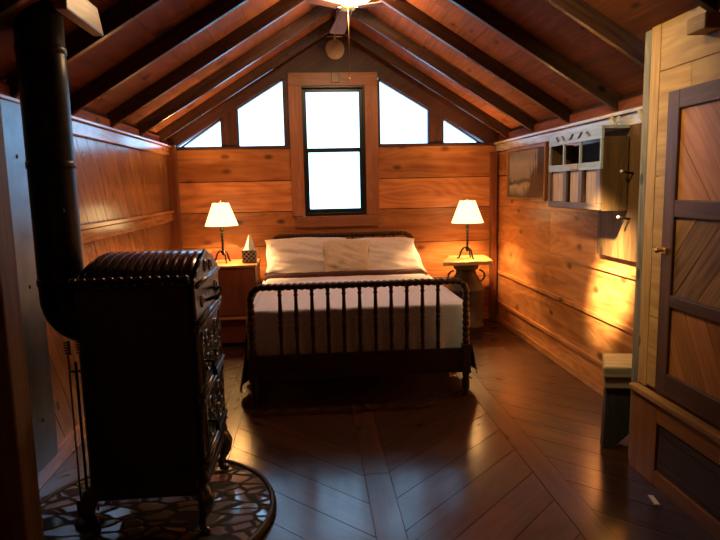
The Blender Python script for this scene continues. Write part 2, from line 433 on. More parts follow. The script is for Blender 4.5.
# ------------------------------------------------------------------ back wall
mb = MB(); bw = lambda u,v,w: (u, D-w, v)
mb.box(XL-.15, -.08, D, D+.12, 0, 1.84, mi=1); mb.box(.575, XR+.15, D, D+.12, 0, 1.84, mi=1); mb.box(-.08, .575, D, D+.12, 0, 1.14, mi=1)
ed = [.0, .14, .47, .85, 1.20, 1.51, 1.838]
for P_ in ([(XL,0),(-.08,0),(-.08,1.838),(XL,1.838)], [(.575,0),(XR,0),(XR,1.838),(.575,1.838)], [(-.08,0),(.575,0),(.575,1.14),(-.08,1.14)]):
    planks(mb, P_, 0, .3, bw, t=.02, gap=.008, edges=ed, seed=3)
tag(mb.build('wall_back', ['pine','seam'], origin=(0,D,0)), kind='structure')

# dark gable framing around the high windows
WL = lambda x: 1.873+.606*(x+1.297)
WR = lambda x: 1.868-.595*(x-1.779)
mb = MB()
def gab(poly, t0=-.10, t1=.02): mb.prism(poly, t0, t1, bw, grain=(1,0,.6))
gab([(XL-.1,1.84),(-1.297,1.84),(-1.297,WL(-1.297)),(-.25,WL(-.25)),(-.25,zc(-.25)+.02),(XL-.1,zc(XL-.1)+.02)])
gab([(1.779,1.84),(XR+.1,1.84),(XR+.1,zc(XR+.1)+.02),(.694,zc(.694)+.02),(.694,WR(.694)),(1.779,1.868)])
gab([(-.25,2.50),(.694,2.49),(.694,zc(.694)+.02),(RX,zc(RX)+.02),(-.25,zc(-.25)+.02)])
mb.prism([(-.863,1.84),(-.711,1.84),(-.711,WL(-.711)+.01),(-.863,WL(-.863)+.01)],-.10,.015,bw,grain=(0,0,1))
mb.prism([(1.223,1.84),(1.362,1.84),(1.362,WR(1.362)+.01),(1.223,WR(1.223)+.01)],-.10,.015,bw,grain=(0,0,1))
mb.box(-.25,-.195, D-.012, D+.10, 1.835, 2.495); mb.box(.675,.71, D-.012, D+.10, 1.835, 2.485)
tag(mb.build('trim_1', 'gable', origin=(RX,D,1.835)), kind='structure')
mb = MB(); mb.box(XL,-.195,D-.035,D+.02,1.824,1.850); mb.box(.69,XR,D-.035,D+.02,1.824,1.850)
tag(mb.build('trim_2', 'gable', bevel=.003), kind='structure')

def pane(poly, name, par, y=D+.05):
    m = MB(); m.prism(poly, y, y+.005, lambda u,v,w: (u,w,v)); return m.build(name, 'glass', par)
def wframe(poly, name, par, w=.018, mat='gable'):
    m = MB(); n = len(poly)
    for i in range(n):
        a, b = Vector((*poly[i],0)), Vector((*poly[(i+1)%n],0)); t = (b-a).normalized(); q = Vector((-t.y,t.x,0))
        c = [a, b, b+q*w-t*w*.3, a+q*w+t*w*.3]
        m.prism([(p.x,p.y) for p in c], D+.015, D+.075, lambda u,v,w_: (u,w_,v), grain=(t.x,0,t.y))
    return m.build(name, mat, par)
gw = [[(-1.297,1.848),(-.863,1.848),(-.863,WL(-.863))],
      [(-.711,1.848),(-.217,1.848),(-.217,WL(-.217)),(-.711,WL(-.711))],
      [(.71,1.848),(1.223,1.848),(1.223,WR(1.223)),(.71,WR(.71))],
      [(1.362,1.848),(1.779,1.848),(1.362,WR(1.362))]]
for i,poly in enumerate(gw):
    w = thing('window_%d'%(i+2), (sum(p[0] for p in poly)/len(poly), D, 1.835), kind='structure')
    wframe(poly, 'window_frame', w, .012); pane(poly, 'pane', w)

# double-hung window with pine casing
w = thing('window_1', (.24, D, 1.05), kind='structure')
mb = MB()
mb.box(-.192,-.064, D-.045, D-.021, 1.15, 2.43); mb.box(.562,.692, D-.045, D-.021, 1.15, 2.43)
mb.box(-.192,.692, D-.045, D-.021, 2.43, 2.556)
mb.box(-.16,.675, D-.055, D-.021, 1.035, 1.145)
mb.box(-.19,-.064, D-.021, D+.07, 1.15, 2.52); mb.box(.562,.68, D-.021, D+.07, 1.15, 2.52); mb.box(-.074,.562, D-.021, D+.07, 2.43, 2.52)
mb.box(-.074,.562, D-.021, D+.07, 1.10, 1.15)
mb.build('window_casing', 'casing', w, bevel=.003)
mb = MB()
def sash(x0,x1,z0,z1,y,t=.042):
    mb.box(x0,x0+t,y,y+.03,z0,z1); mb.box(x1-t,x1,y,y+.03,z0,z1); mb.box(x0+t,x1-t,y,y+.03,z0,z0+t); mb.box(x0+t,x1-t,y,y+.03,z1-t,z1)
mb.box(-.073,-.055,D-.03,D+.06,1.15,2.43); mb.box(.543,.561,D-.03,D+.06,1.15,2.43); mb.box(-.055,.543,D-.03,D+.06,2.412,2.43); mb.box(-.055,.543,D-.03,D+.06,1.15,1.175)
sash(-.055,.543,1.175,1.825,D-.015); sash(-.055,.543,1.785,2.412,D+.02,.034)
mb.build('window_sash', 'black_sash', w, bevel=.002)
m = MB(); m.box(-.013,.501,D-.002,D+.002,1.217,1.783); m.build('pane','glass',w)
m = MB(); m.box(-.021,.509,D+.034,D+.038,1.819,2.378); m.build('pane','glass',w)

# ------------------------------------------------------------------ left wall : diagonal boards between rails
mb = MB(); lw = lambda u,v,w: (XL-.02+w, u, v)
mb.box(XL-.14, XL-.021, YB, D, 0, 1.95, mi=1)
planks(mb, [(YB,.10),(D,.10),(D,1.128),(YB,1.128)], math.radians(118), .155, lw, t=.012, gap=.005, seed=5)
planks(mb, [(YB,1.24),(D,1.24),(D,1.768),(YB,1.768)], math.radians(118), .155, lw, t=.012, gap=.005, seed=6)
tag(mb.build('wall_left', ['pine_left','seam'], origin=(XL,2,0)), kind='structure')
def rail(name, x0,x1,y0,y1,z0,z1, mat, bev=.004):
    m = MB(); m.box(x0,x1,y0,y1,z0,z1); return tag(m.build(name, mat, bevel=bev), kind='structure')
m = MB(); m.box(XL-.02,XL+.022,YB,D-.10,1.770,1.850); m.box(XL-.04,XL+.045,YB,D-.10,1.850,1.870)
tag(m.build('trim_3','pine_rail',bevel=.004), kind='structure')
m = MB(); m.box(XL-.02,XL+.022,YB,D-.10,1.130,1.210); m.box(XL-.02,XL+.035,YB,D-.10,1.213,1.242)
tag(m.build('trim_4','pine_rail',bevel=.004), kind='structure')
rail('baseboard_left', XL-.02,XL+.02,YB,D-.10,0,.10,'pine_rail')
m = MB(); m.box(XL-.01,XL+.08,D-.10,D-.021,0,1.875); tag(m.build('trim_5','post_dark',bevel=.005), kind='structure')

# ------------------------------------------------------------------ right wall : wide horizontal boards with lapped lips
mb = MB(); rw = lambda u,v,w: (XR+.02-w, u, v)
mb.box(XR+.021, XR+.14, YN-.1, D, 0, 1.95, mi=1)
planks(mb, [(YN-.1,.0),(D,0),(D,1.757),(YN-.1,1.757)], 0, .3, rw, t=.02, gap=.011, edges=[0,.205,.525,.857,1.20,1.51,1.757], seed=8, butt=3.1)
for z,h in ((.205,.028),(.525,.028),(.857,.024),(1.20,.02)):
    mb.box(XR-.014, XR+.001, YN-.1, D-.09, z-h/2, z+h/2)
tag(mb.build('wall_right', ['pine_right','seam'], origin=(XR,4,0)), kind='structure')
rail('baseboard_right', XR-.022, XR-.0005, YN, D-.09, 0, .055, 'pine_rail')
m = MB(); m.box(XR-.02,XR+.02,YN,D-.021,1.760,1.828); m.box(XR-.045,XR+.04,YN,D-.021,1.830,1.852)
tag(m.build('trim_6','ledge',bevel=.004), kind='structure')
m = MB(); m.box(XR-.085,XR-.024,D-.10,D-.021,0,1.757); tag(m.build('trim_7','post_dark',bevel=.005), kind='structure')

m = MB(); m.box(XR+.002,XR+.0205,YN,D-.03,1.855,1.925); tag(m.build('frieze_shade_right','ceiling'), kind='structure')  # dark strip added over the wall top, shade between rafters put into colour
m = MB(); m.box(XL-.0205,XL-.002,YB,D-.03,1.872,1.935); tag(m.build('frieze_shade_left','ceiling'), kind='structure')  # same added dark strip on the left, shading the wall top by colour
# ------------------------------------------------------------------ near right wall (closet side), rear wall
mb = MB(); nw = lambda u,v,w: (XN+.02-w, u, v)
mb.box(XN+.021, XN+.10, YB, YN-.005, 0, 2.12)
planks(mb, [(YB,.45),(2.72,.45),(2.72,2.13),(YB,2.13)], 0, .3, nw, t=.02, gap=.004, edges=[.45,.79,1.12,1.45,1.92,2.14], seed=9, butt=4)
planks(mb, [(2.722,.44),(YN-.005,.44),(YN-.005,2.13),(2.722,2.13)], PI/2, .2, nw, t=.022, gap=.0, edges=[-2.80,-2.72], seed=10)
tag(mb.build('wall_closet', 'near_pine', origin=(XN,1,0)), kind='structure')
m = MB(); m.box(XN-.003,XN+.05,YN-.004,YN+.056,0,2.125)
tag(m.build('trim_8','weathered',bevel=.006), kind='structure')
m = MB(); m.box(XN+.052,XR+.02,YN+.0,YN+.03,0,2.0); tag(m.build('wall_closet_end','old_board'), kind='structure')
mb = MB(); mb.box(XL-.14, XN+.1, YB-.1, YB, 0, 3.1)
planks(mb, [(XL,0),(XN,0),(XN,2.0),(XL,2.0)], 0, .3, lambda u,v,w:(u,YB+w,v), t=.015, gap=.006, seed=14)
tag(mb.build('wall_front','pine'), kind='structure')

# ------------------------------------------------------------------ ceiling boards and rafters
mb = MB()
for side in (-1,1):
    xe = XL-.16 if side < 0 else XR+.16
    n = 8; xs = [RX+(xe-RX)*i/n for i in range(n+1)]
    for i in range(n):
        a, b = xs[i], xs[i+1]; gp = .003*side
        a2, b2 = a+gp/2, b-gp/2
        rs = random.Random(77+i+20*side); y = YB-.1
        while y < D+.1:
            y2 = min(D+.1, y+2.0+rs.random()*1.6)
            mb.prism([(a2,zc(a2)),(b2,zc(b2)),(b2,zc(b2)+.03),(a2,zc(a2)+.03)], y, y2-.003, lambda u,v,w:(u,w,v), grain=(0,1,0), rnd=rs.random(), off=(rs.random()*30,rs.random()*30))
            y = y2
        mb.prism([(a,zc(a)+.031),(b,zc(b)+.031),(b,zc(b)+.07),(a,zc(a)+.07)], YB-.1, D+.15, lambda u,v,w:(u,w,v), grain=(0,1,0))
tag(mb.build('ceiling','ceiling',origin=(RX,2,2.9)), kind='structure')

ordn = ['first','second','third','fourth','fifth','sixth','seventh']
ys = [5.87,5.19,4.47,3.75,3.05,2.36]
for side in (-1,1):
    for i,y in enumerate(ys):
        # the rafter is a notched, plumb-cut plank from the ridge down to the wall plate
        if side < 0: xe = XL-.018
        else: xe = XR+.018 if y > YN+.05 else XN-.002
        e = RX+side*.012
        m = MB(); hw = .021
        m.prism([(e,zr(e)),(xe,zr(xe)),(xe,zc(xe)-.002),(e,zc(e)-.002)], y-hw, y+hw, lambda u,v,w:(u,w,v), grain=(1,0,-side*.6))
        o = m.build('rafter','rafter',bevel=.004, origin=((e+xe)/2,y,zr((e+xe)/2)))
        tag(o, '%s dark exposed rafter from the back gable wall, on the %s slope of the ceiling'%(ordn[i], 'left' if side<0 else 'right'), 'rafter', 'exposed rafters')
m = MB(); m.box(RX-.011,RX+.011,YB,D-.03,zr(RX)+.02,zc(RX)-.012); tag(m.build('ridge_board','rafter'), 'thin dark ridge board where the two rows of rafters meet', 'ridge board')

# tie beam end upper left, block under the nearest right rafter
m = MB(); m.prism([(2.22,2.05),(2.60,2.05),(2.54,2.145),(2.22,2.145)], -.850, -.806, lambda u,v,w:(w,u,v), grain=(0,1,0))
tag(m.build('plate_beam','ledge_wood',bevel=.006), 'short beam with a slant-cut end hanging under the left rafters at the upper left', 'beam')
m = MB(); m.box(XN-.075,XN-.003,2.30,2.42,2.005,2.066); tag(m.build('support_block','near_pine',bevel=.005), 'small pale wooden block on the right wall under the nearest rafter end', 'block')

# ------------------------------------------------------------------ closet door and built-in base cabinet
d = thing('door_1', (XN-.02,2.22,.46), kind='structure')
y0, y1 = 1.82, 2.612
m = MB(); X0, X1 = XN-.022, XN-.0005
m.box(X0,X1,y1-.085,y1,.46,1.815); m.box(X0,X1,y0,y0+.085,.46,1.815); m.box(X0,X1,y0+.085,y1-.085,1.735,1.815)
m.box(X0,X1,y0+.085,y1-.085,1.270,1.345); m.box(X0,X1,y0+.085,y1-.085,.868,.922); m.box(X0,X1,y0+.085,y1-.085,.46,.56)
m.build('door_frame','door_frame',d,bevel=.004)
dm = lambda u,v,w:(XN-.001-w,u,v)
def dpan(z0,z1,ang,mat,sd,wd_=.12):
    m = MB(); planks(m, [(y0+.086,z0),(y1-.086,z0),(y1-.086,z1),(y0+.086,z1)], math.radians(ang), wd_, dm, t=.008, gap=.004, seed=sd); m.build('door_panel',mat,d)
dpan(1.346,1.734,50,'door_panel',51,.9); dpan(.923,1.269,130,'door_panel_rough',52); dpan(.561,.867,60,'door_panel',53)
m = MB(); m.box(XN-.034,XN-.0222,2.555,2.632,1.105,1.13); m.tube([(XN-.036,2.58,1.118),(XN-.058,2.58,1.118)],.007); m.ball((XN-.06,2.58,1.118),.012)
m.build('door_latch','brass',d)

c = thing('built_in_cabinet', (XN,2.15,0), 'low built-in wooden base cabinet with a ledge, below the panelled closet door', 'cabinet')
m = MB(); a, b = 1.3, YN-.006
m.box(1.585,XN+.019,a,b,0,.405, grain=(0,1,0)); m.build('cabinet_body','base_wood',c)
m = MB(); m.box(1.570,1.5845,2.57,b,.0,.40); m.box(1.570,1.5845,a,2.57,.310,.40); m.box(1.570,1.5845,a,2.57,0,.075); m.box(1.570,1.5845,a,1.40,.075,.310)
m.build('face_frame','base_wood',c,bevel=.003)
m = MB(); planks(m, [(1.41,.085),(2.56,.085),(2.56,.30),(1.41,.30)], 0, .13, lambda u,v,w:(1.5845-w,u,v), t=.006, gap=.003, seed=61); pnl = m.build('cabinet_door','dark_panel',c)
m = MB(); m.box(1.560,1.5695,2.08,2.12,.325,.385); m.box(1.554,1.560,2.09,2.11,.335,.375); m.build('hinge','brass',c,bevel=.002)
m = MB(); m.box(1.552,XN+.0,a,b,.407,.434); m.build('ledge','ledge_wood',c,bevel=.005)

m = MB(); m.prism([(1.478,2.40),(1.50,2.395),(1.512,2.475),(1.492,2.482)],.002,.006,lambda u,v,w:(u,v,w)); tag(m.build('paper_scrap','white'),'small white scrap lying on the floor along the base cabinet','scrap')

# ------------------------------------------------------------------ posts/panels at far left foreground
m = MB(); m.box(-1.01,-.897,1.79,1.90,0,1.72); tag(m.build('wooden_post','post_near',bevel=.008), 'dark brown square wooden post at the left edge, in front of the metal sheet', 'post')
h = thing('heat_shield', (XL+.06,2.4,.12), 'blue-grey galvanised metal sheet standing against the left wall behind the stovepipe', 'heat shield')
m = MB(); m.box(XL+.055,XL+.059,1.45,3.035,.12,1.84); m.build('sheet','galv',h)
for yy in (1.6,2.3,2.9):
    for zz in (.35,1.0,1.6):
        m = MB(); m.tube([(XL-.007,yy,zz),(XL+.055,yy,zz)],.012,8); q = m.build('spacer','iron',h)
        m = MB(); m.ball((XL+.060,yy,zz),(.004,.01,.01)); m.build('rivet','nickel',q)

# ------------------------------------------------------------------ hearth
HC = (-.76,2.565)
hh = thing('stone_hearth', (HC[0],HC[1],.0015), 'round stone mosaic hearth pad with a dark rim under the antique stove', 'hearth')
m = MB(); m.lathe([(.0,.0),(.53,.0),(.53,.024),(.50,.026),(.0,.027)], (HC[0],HC[1],.0015), 64, smooth=False, close=False); m.build('stone_top','hearth',hh)
m = MB(); m.lathe([(.531,0),(.555,0),(.56,.012),(.552,.031),(.536,.033),(.531,.026),(.531,0)], (HC[0],HC[1],.0015), 64, close=False); m.build('rim','hearth_rim',hh)

# ------------------------------------------------------------------ antique parlour stove (front faces right)
SX0,SX1,SY0,SY1 = -.930,-.478,2.37,2.935
st = thing('parlor_stove', ((SX0+SX1)/2,(SY0+SY1)/2,.03), 'antique black enamel parlour stove with ribbed arched lid and ornate front on curved legs', 'stove')
m = MB()
def rbox(mb, x0,x1,y0,y1,z0,z1,r,n=5,**k):
    pts=[]
    for cx,cy,a0 in ((x1-r,y1-r,0),(x0+r,y1-r,PI/2),(x0+r,y0+r,PI),(x1-r,y0+r,1.5*PI)):
        for i in range(n+1):
            a=a0+PI/2*i/n; pts.append((cx+r*math.cos(a),cy+r*math.sin(a)))
    mb.prism(pts,z0,z1,lambda u,v,w:(u,v,w),grain=(0,0,1),**k)
rbox(m,SX0,SX1,SY0,SY1,.235,1.055,.035); m.build('stove_body','enamel',st,bevel=.004)
m = MB(); rbox(m,SX0-.012,SX1+.012,SY0-.012,SY1+.012,.195,.234,.04); m.build('base_skirt','enamel',st,bevel=.01)
m = MB(); rbox(m,SX0-.015,SX1+.010,SY0-.015,SY1+.015,1.056,1.076,.04); m.build('top_flange','enamel_lid',st,bevel=.006)
# side panel raised moulding
m = MB(); sx0,sx1 = SX0+.05,SX1-.05
for (a,b,c_,e) in ((sx0,sx1,.95,.962),(sx0,sx1,.29,.302),(sx0,sx0+.012,.302,.95),(sx1-.012,sx1,.302,.95)): m.box(a,b,SY0-.006,SY0-.0002,c_,e)
m.build('side_moulding','enamel',st,bevel=.002)
# ribbed arched lid : an arch across y, rippled along x
yc, hy = (SY0+SY1)/2, (SY1-SY0)/2
NR = 13; x0,x1 = SX0-.005, SX1-.002
def lidf(u,v):
    x = x0+(x1-x0)*u
    t = v*2-1
    y = yc+t*(hy-.015); z = 1.077+.088*(1-abs(t)**2.4)**.8
    rip = abs(math.sin(PI*u*NR))
    endf = min(1, u/.10); endf = math.sin(endf*PI/2)**.6     # rounds over at the back end
    return (x, y, 1.077+(z-1.077)*endf + (.008*rip if 0<v<1 else 0))
m = MB(); m.grid(NR*8+1, 25, lidf, grain=(0,1,0)); m.build('lid','enamel_lid',st)
for yy in (SY0-.012, SY1+.012):
    m = MB()
    for i in range(NR):
        m.ball((x0+(x1-x0)*(i+.5)/NR, yy, 1.090), (.0172,.024,.019), 12, 8)
    m.build('beaded_edge','enamel_lid',st)
# front casting (faces +x)
F = SX1
fx = lambda u,v,w:(F+w,u,v)
m = MB()
prof = [(-.29,.925),(-.298,1.06),(-.288,1.085),(-.25,1.09),(-.225,1.11),(-.18,1.118),(-.14,1.145),(-.07,1.155),(-.03,1.170),(0,1.178)]
pd = [(yc+u,v) for u,v in prof]+[(yc-u,v) for u,v in prof[::-1][1:]]
m.prism(pd, .001, .016, fx, grain=(0,1,0)); m.build('crest','nickel',st,bevel=.005)
m = MB(); m.box(F+.001,F+.012,SY0-.004,SY1+.004,.24,.924); m.build('front_plate','enamel',st,bevel=.003)
m = MB()
for z,r in ((1.058,.010),(.912,.011),(.888,.006),(.615,.010),(.590,.007),(.335,.011),(.305,.007)):
    m.tube([(F+.018,SY0-.006,z),(F+.018,SY1+.006,z)], r, 10)
m.build('front_moulding','nickel',st)
def scroll(mb, cy, cz, r, turns=1.2, sgn=1, a0=0, rad=.005, x=F+.018):
    pts=[]; n=26
    for i in range(n):
        t=i/(n-1); a=a0+sgn*turns*2*PI*t; rr=r*(1-.8*t); pts.append((x,cy+rr*math.cos(a),cz+rr*math.sin(a)))
    mb.tube(pts,[rad*(1.25-.6*i/(n-1)) for i in range(n)],7)
# doors with relief
for nm,z0,z1 in (('fire_door',.64,.875),('ash_door',.355,.57)):
    m = MB(); m.box(F+.0125,F+.017,SY0+.045,SY1-.045,z0,z1)
    dd = m.build(nm,'nickel',st,bevel=.003)
    m = MB(); zc_=(z0+z1)/2
    for s_ in (-1,1):
        for k in (-1,1):
            scroll(m, yc+s_*.11, zc_+k*.045, .05, 1.3, s_*k, 0 if s_>0 else PI, .005)
            scroll(m, yc+s_*.195, zc_+k*.04, .032, 1.1, -s_*k, PI/2*k, .004)
    for i in range(16):
        a=2*PI*i/16; m.ball((F+.018,yc+.035*math.cos(a),zc_+.05*math.sin(a)),.006,6,4)
    m.ball((F+.018,yc,zc_),(.008,.022,.035)); 
    for yy in (SY0+.06,SY1-.06): m.tube([(F+.018,yy,z0+.01),(F+.018,yy,z1-.01)],.005,6)
    m.build('relief','nickel',dd)
for s_ in (-1,1):
    for (oy,oz,rr_,tn,sg_) in ((.17,.985,.032,1.2,s_),(.06,1.108,.032,1.3,-s_)):
        m = MB(); scroll(m, yc+s_*oy, oz, rr_, tn, sg_, 0, .005); m.build('crest_scroll','nickel',st)
m = MB(); m.tube([(F+.012,yc-.085,.965),(F+.05,yc-.06,.975),(F+.055,yc,.982),(F+.05,yc+.06,.990),(F+.012,yc+.085,.997)],[.007,.010,.013,.010,.007],8)
for k in range(5): m.ball((F+.055,yc-.05+.025*k,.973+.005*k),(.014,.008,.014),8,5)
m.build('handle','iron',st)
m = MB(); m.tube([(F+.016,SY0+.10,.73),(F+.05,SY0+.10,.73),(F+.058,SY0+.10,.67)],[.008,.008,.011],8); m.build('handle','iron',st)
m = MB(); m.tube([(F+.016,SY0+.10,.47),(F+.05,SY0+.10,.47),(F+.056,SY0+.10,.43)],[.008,.008,.010],8); m.build('handle','iron',st)
# fluted corner column on the front edge
for yy in (SY0+.012,SY1-.012):
    m = MB(); m.lathe([(.012,.24),(.02,.25),(.014,.28),(.014,.55),(.02,.58),(.014,.61),(.013,.86),(.02,.885),(.012,.9)],(F+.005,yy,0),12); m.build('corner_column','nickel',st)
# cabriole legs
for sx in (-1,1):
    for sy in (-1,1):
        cx = (SX0 if sx<0 else SX1)+(-sx)*.03; cy = (SY0 if sy<0 else SY1)+(-sy)*.03
        dx,dy = sx*.7, sy*.7
        path=[(0,.245),(.035,.215),(.058,.18),(.055,.14),(.032,.10),(.020,.07),(.030,.05),(.055,.043)]
        rr=[.030,.036,.034,.026,.018,.015,.018,.012]
        # resample for smoothness
        pts=[];rad=[]
        for i in range(len(path)-1):
            for q in range(4):
                t=q/4; a_,b_=path[i],path[i+1]
                pts.append((cx+dx*(a_[0]+(b_[0]-a_[0])*t), cy+dy*(a_[0]+(b_[0]-a_[0])*t), a_[1]+(b_[1]-a_[1])*t-.002)); rad.append(rr[i]+(rr[i+1]-rr[i])*t)
        m=MB(); m.tube(pts,rad,10); m.ball((cx+dx*.052,cy+dy*.052,.0425),(.02,.02,.0135)); 
        m.build('leg','nickel' if sx>0 else 'enamel',st)

# stovepipe
sp = thing('stovepipe', (-1.098,2.70,.80), 'wide black stovepipe rising from behind the antique stove up to the ceiling', 'stovepipe')
R_=.094; px,py=-1.098,2.70
pts=[(px,py,2.20),(px,py,1.9),(px,py,1.3),(px,py,1.02)]
for i in range(1,9):
    a=PI/2*i/8; pts.append((px+.11*(1-math.cos(a)), py, .985-.12*math.sin(a)))
pts.append((SX0-.002,py,.865))
m=MB(); m.tube(pts[::-1],R_,32); m.build('pipe','pipe',sp)
for z in (1.05,1.55,2.02):
    m=MB(); m.lathe([(R_,-.016),(R_+.004,-.014),(R_+.004,.014),(R_,.016)],(px,py,z),32,close=False); m.build('seam_band','pipe',sp)
m=MB(); m.tube([(px+.06,py-.09,1.36),(px+.085,py-.14,1.36)],.004,6); m.ball((px+.09,py-.15,1.36),.009,8,5); m.build('damper_key','nickel',sp)

# fireplace tools
ft = thing('fireplace_tool_stand', (-1.0,2.50,.0300), 'slim black stand of fireplace tools with coiled bright handles between pipe and stove', 'fireplace tools')
bx_,by_=-.99,2.50
m=MB(); m.lathe([(.0,0),(.06,0),(.06,.008),(.02,.018),(.0,.02)],(bx_,by_,.0300),20,close=False); m.tube([(bx_,by_,.04),(bx_,by_,.74)],.006,8); m.tube([(bx_-.03,by_,.70),(bx_+.03,by_,.70)],.005,8); m.build('stand','iron',ft)
for k,dx in enumerate((-.024,.024)):
    m=MB(); m.tube([(bx_+dx,by_-.01,.10),(bx_+dx,by_-.01,.775)],.004,8,)
    if k==0: m.box(bx_+dx-.018,bx_+dx+.018,by_-.014,by_-.008,.06,.14)
    else: m.tube([(bx_+dx,by_-.01,.11),(bx_+dx+.02,by_-.01,.09),(bx_+dx+.025,by_-.01,.12)],.004,6)
    tl=m.build('tool','copper',ft)
    pts=[(bx_+dx+.010*math.cos(i*.9),by_-.01+.010*math.sin(i*.9),.775+.0016*i) for i in range(36)]
    m=MB(); m.tube(pts,.0035,6); m.build('coil_handle','nickel',tl)

# ------------------------------------------------------------------ spool bed
BX0,BX1,BYF,BYH = -.418,1.015,3.92,6.05
bc=(BX0+BX1)/2
bed = thing('spool_bed', (bc,(BYF+BYH)/2,0), 'dark turned-wood spool bed with a spindle footboard, standing under the window', 'bed')
def spool_path(y,z0,zt,x0,x1,r=.12,step=.006):
    """post up, rounded corner, rail across, rounded corner, post down"""
    P=[]
    z=z0
    while z<zt-r: P.append((x0,y,z)); z+=step
    n=int(r*PI/2/step)
    for i in range(n+1):
        a=PI-PI/2*i/n; P.append((x0+r+r*math.cos(a),y,zt-r+r*math.sin(a)))
    x=x0+r+step
    while x<x1-r: P.append((x,y,zt)); x+=step
    for i in range(n+1):
        a=PI/2-PI/2*i/n; P.append((x1-r+r*math.cos(a),y,zt-r+r*math.sin(a)))
    z=zt-r-step
    while z>z0: P.append((x1,y,z)); z-=step
    return P
def spool_r(n,base=.019,amp=.006,per=7): return [base+amp*abs(math.sin(PI*i/per)) for i in range(n)]
for nm,y,zt,zl in (('footboard_frame',BYF,.793,.36),('headboard_frame',BYH,.958,.36)):
    P_=spool_path(y,zl,zt,BX0,BX1,.075 if y<5 else .11)
    m=MB(); m.tube(P_,spool_r(len(P_)),10); m.build(nm,'bed',bed)
    for xx in (BX0,BX1):
        m=MB(); m.box(xx-.029,xx+.029,y-.029,y+.029,.16,.36)
        m.lathe([(.022,.16),(.026,.145),(.018,.13),(.025,.11),(.026,.06),(.016,.03),(.02,.012),(.017,0)][::-1],(xx,y,0),14)
        m.build('leg','bed',bed,bevel=.004)
m=MB(); m.box(BX0+.03,BX1-.03,BYF-.014,BYF+.014,.165,.335); m.build('foot_rail','bed',bed,bevel=.004)
m=MB(); m.box(BX0+.03,BX1-.03,BYH-.014,BYH+.014,.19,.36); m.build('head_rail','bed',bed,bevel=.004)
for xx in (BX0,BX1):
    m=MB(); m.box(xx-.014,xx+.014,BYF+.03,BYH-.03,.17,.33); m.build('side_rail','bed',bed,bevel=.004)
# spindles
def spindle_prof(z0,z1):
    L=z1-z0; pr=[(0,.010),(.03,.015),(.06,.010),(.09,.016),(.12,.011),(.30,.0135),(.42,.0165),(.47,.011),(.50,.018),(.53,.011),(.58,.0165),(.70,.0135),(.88,.011),(.91,.016),(.94,.010),(.97,.015),(1,.010)]
    return [(r,z0+L*t) for t,r in pr]
xs=[-.227+.1051*i for i in range(11)]
m=MB(); m.lathe(spindle_prof(.336,.778),(xs[0],BYF,0),10); s0=m.build('spindle','bed',bed)
for x in xs[1:]:
    s1=s0.copy(); COL.objects.link(s1); s1.parent=bed; s1.location=(x-xs[0],0,0)
m=MB(); m.lathe(spindle_prof(.361,.94),(xs[0],BYH,0),10); s0=m.build('spindle','bed',bed)
for x in xs[1:]:
    s1=s0.copy(); COL.objects.link(s1); s1.parent=bed; s1.location=(x-xs[0],0,0)
# mattress
m=MB(); rbox(m,BX0+.03,BX1-.03,BYF+.06,BYH-.05,.30,.60,.05); m.build('mattress','linen',bed,bevel=.03)
m=MB(); rbox(m,BX0+.022,BX1-.022,BYF+.05,BYH-.04,.20,.298,.03); m.build('box_spring','linen',bed,bevel=.01)

def drape(x0,x1,y0,y1,zt,zsl,zsr,zf,rad,amp,name,mat,label,cat,flare=.05,n=150,lipf=True,foot_amp=1.6,lift=0,solid=.006,folds=26):
    """cloth over a mattress: across profile drops at both sides, and over the foot"""
    NU,NV=n,70
    def prof(s,a,b,zl,zr_):
        # s 0..1 along: left hem -> left edge -> right edge -> right hem
        Ll=zt-zl; Lr=zt-zr_; W=b-a; tot=Ll+W+Lr; q=s*tot
        if q<Ll: return a-flare*(1-q/Ll)**1.0, zl+q, 1-q/Ll, -1
        if q<Ll+W: return a+(q-Ll), zt, 0, 0
        q-=Ll+W; return b+flare*(q/Lr), zt-q, q/Lr, 1
    V=[]
    Lf=(zt-zf) if lipf else 0; tot=Lf+(y1-y0)
    for j in range(NV):
        t=j/(NV-1)*tot
        for i in range(NU):
            x,z,h,sd=prof(i/(NU-1),x0,x1,zsl,zsr)
            if t<Lf:
                drop=Lf-t; y=y0-.012; 
                if sd==0: z=zt-drop; hf=drop/Lf
                else:
                    z=min(z,zt-drop*.15-(zt-z)*1.0); hf=0; y=y0+.0
                    x=x-sd*0.0; y=y0+.02*(1-drop/Lf)-.012
                    z=max(z, .0)
                if sd==0: y-=amp*foot_amp*hf*(1+math.sin(x*folds*1.3+2*math.sin(x*5)))
                # corner rounding
            else: y=y0+(t-Lf); hf=0
            # edge softening
            ex=min(x-x0,x1-x) if sd==0 else 0
            if sd==0 and ex<rad: z-=(1-math.sqrt(max(0,1-(1-ex/rad)**2)))*rad*.9*(1 if hf==0 else 1-hf)
            if t>=Lf and (t-Lf)<rad and lipf: z-=(1-math.sqrt(max(0,1-(1-(t-Lf)/rad)**2)))*rad*.8*(1-h)
            if sd!=0: x+=sd*amp*h*math.sin(y*folds+1.5*math.sin(y*7)); x+=sd*.012*math.sin(min(1,h*2)*PI)
            z+=lift*max(0,min(1,(y-5.40)/.03))*(1 if sd==0 else 1-h)
            z+=.0035*noise.noise(Vector((x*7,y*7,z*3)))+.0015*noise.noise(Vector((x*25,y*25,z*9)))
            V.append((x,y,z))
    f=[(j*NU+i,j*NU+i+1,(j+1)*NU+i+1,(j+1)*NU+i) for j in range(NV-1) for i in range(NU-1)]
    m=MB(); m.add(V,f,(1,0,0),smooth=True); o=m.build(name,mat,solid=solid)
    return tag(o,label,cat)
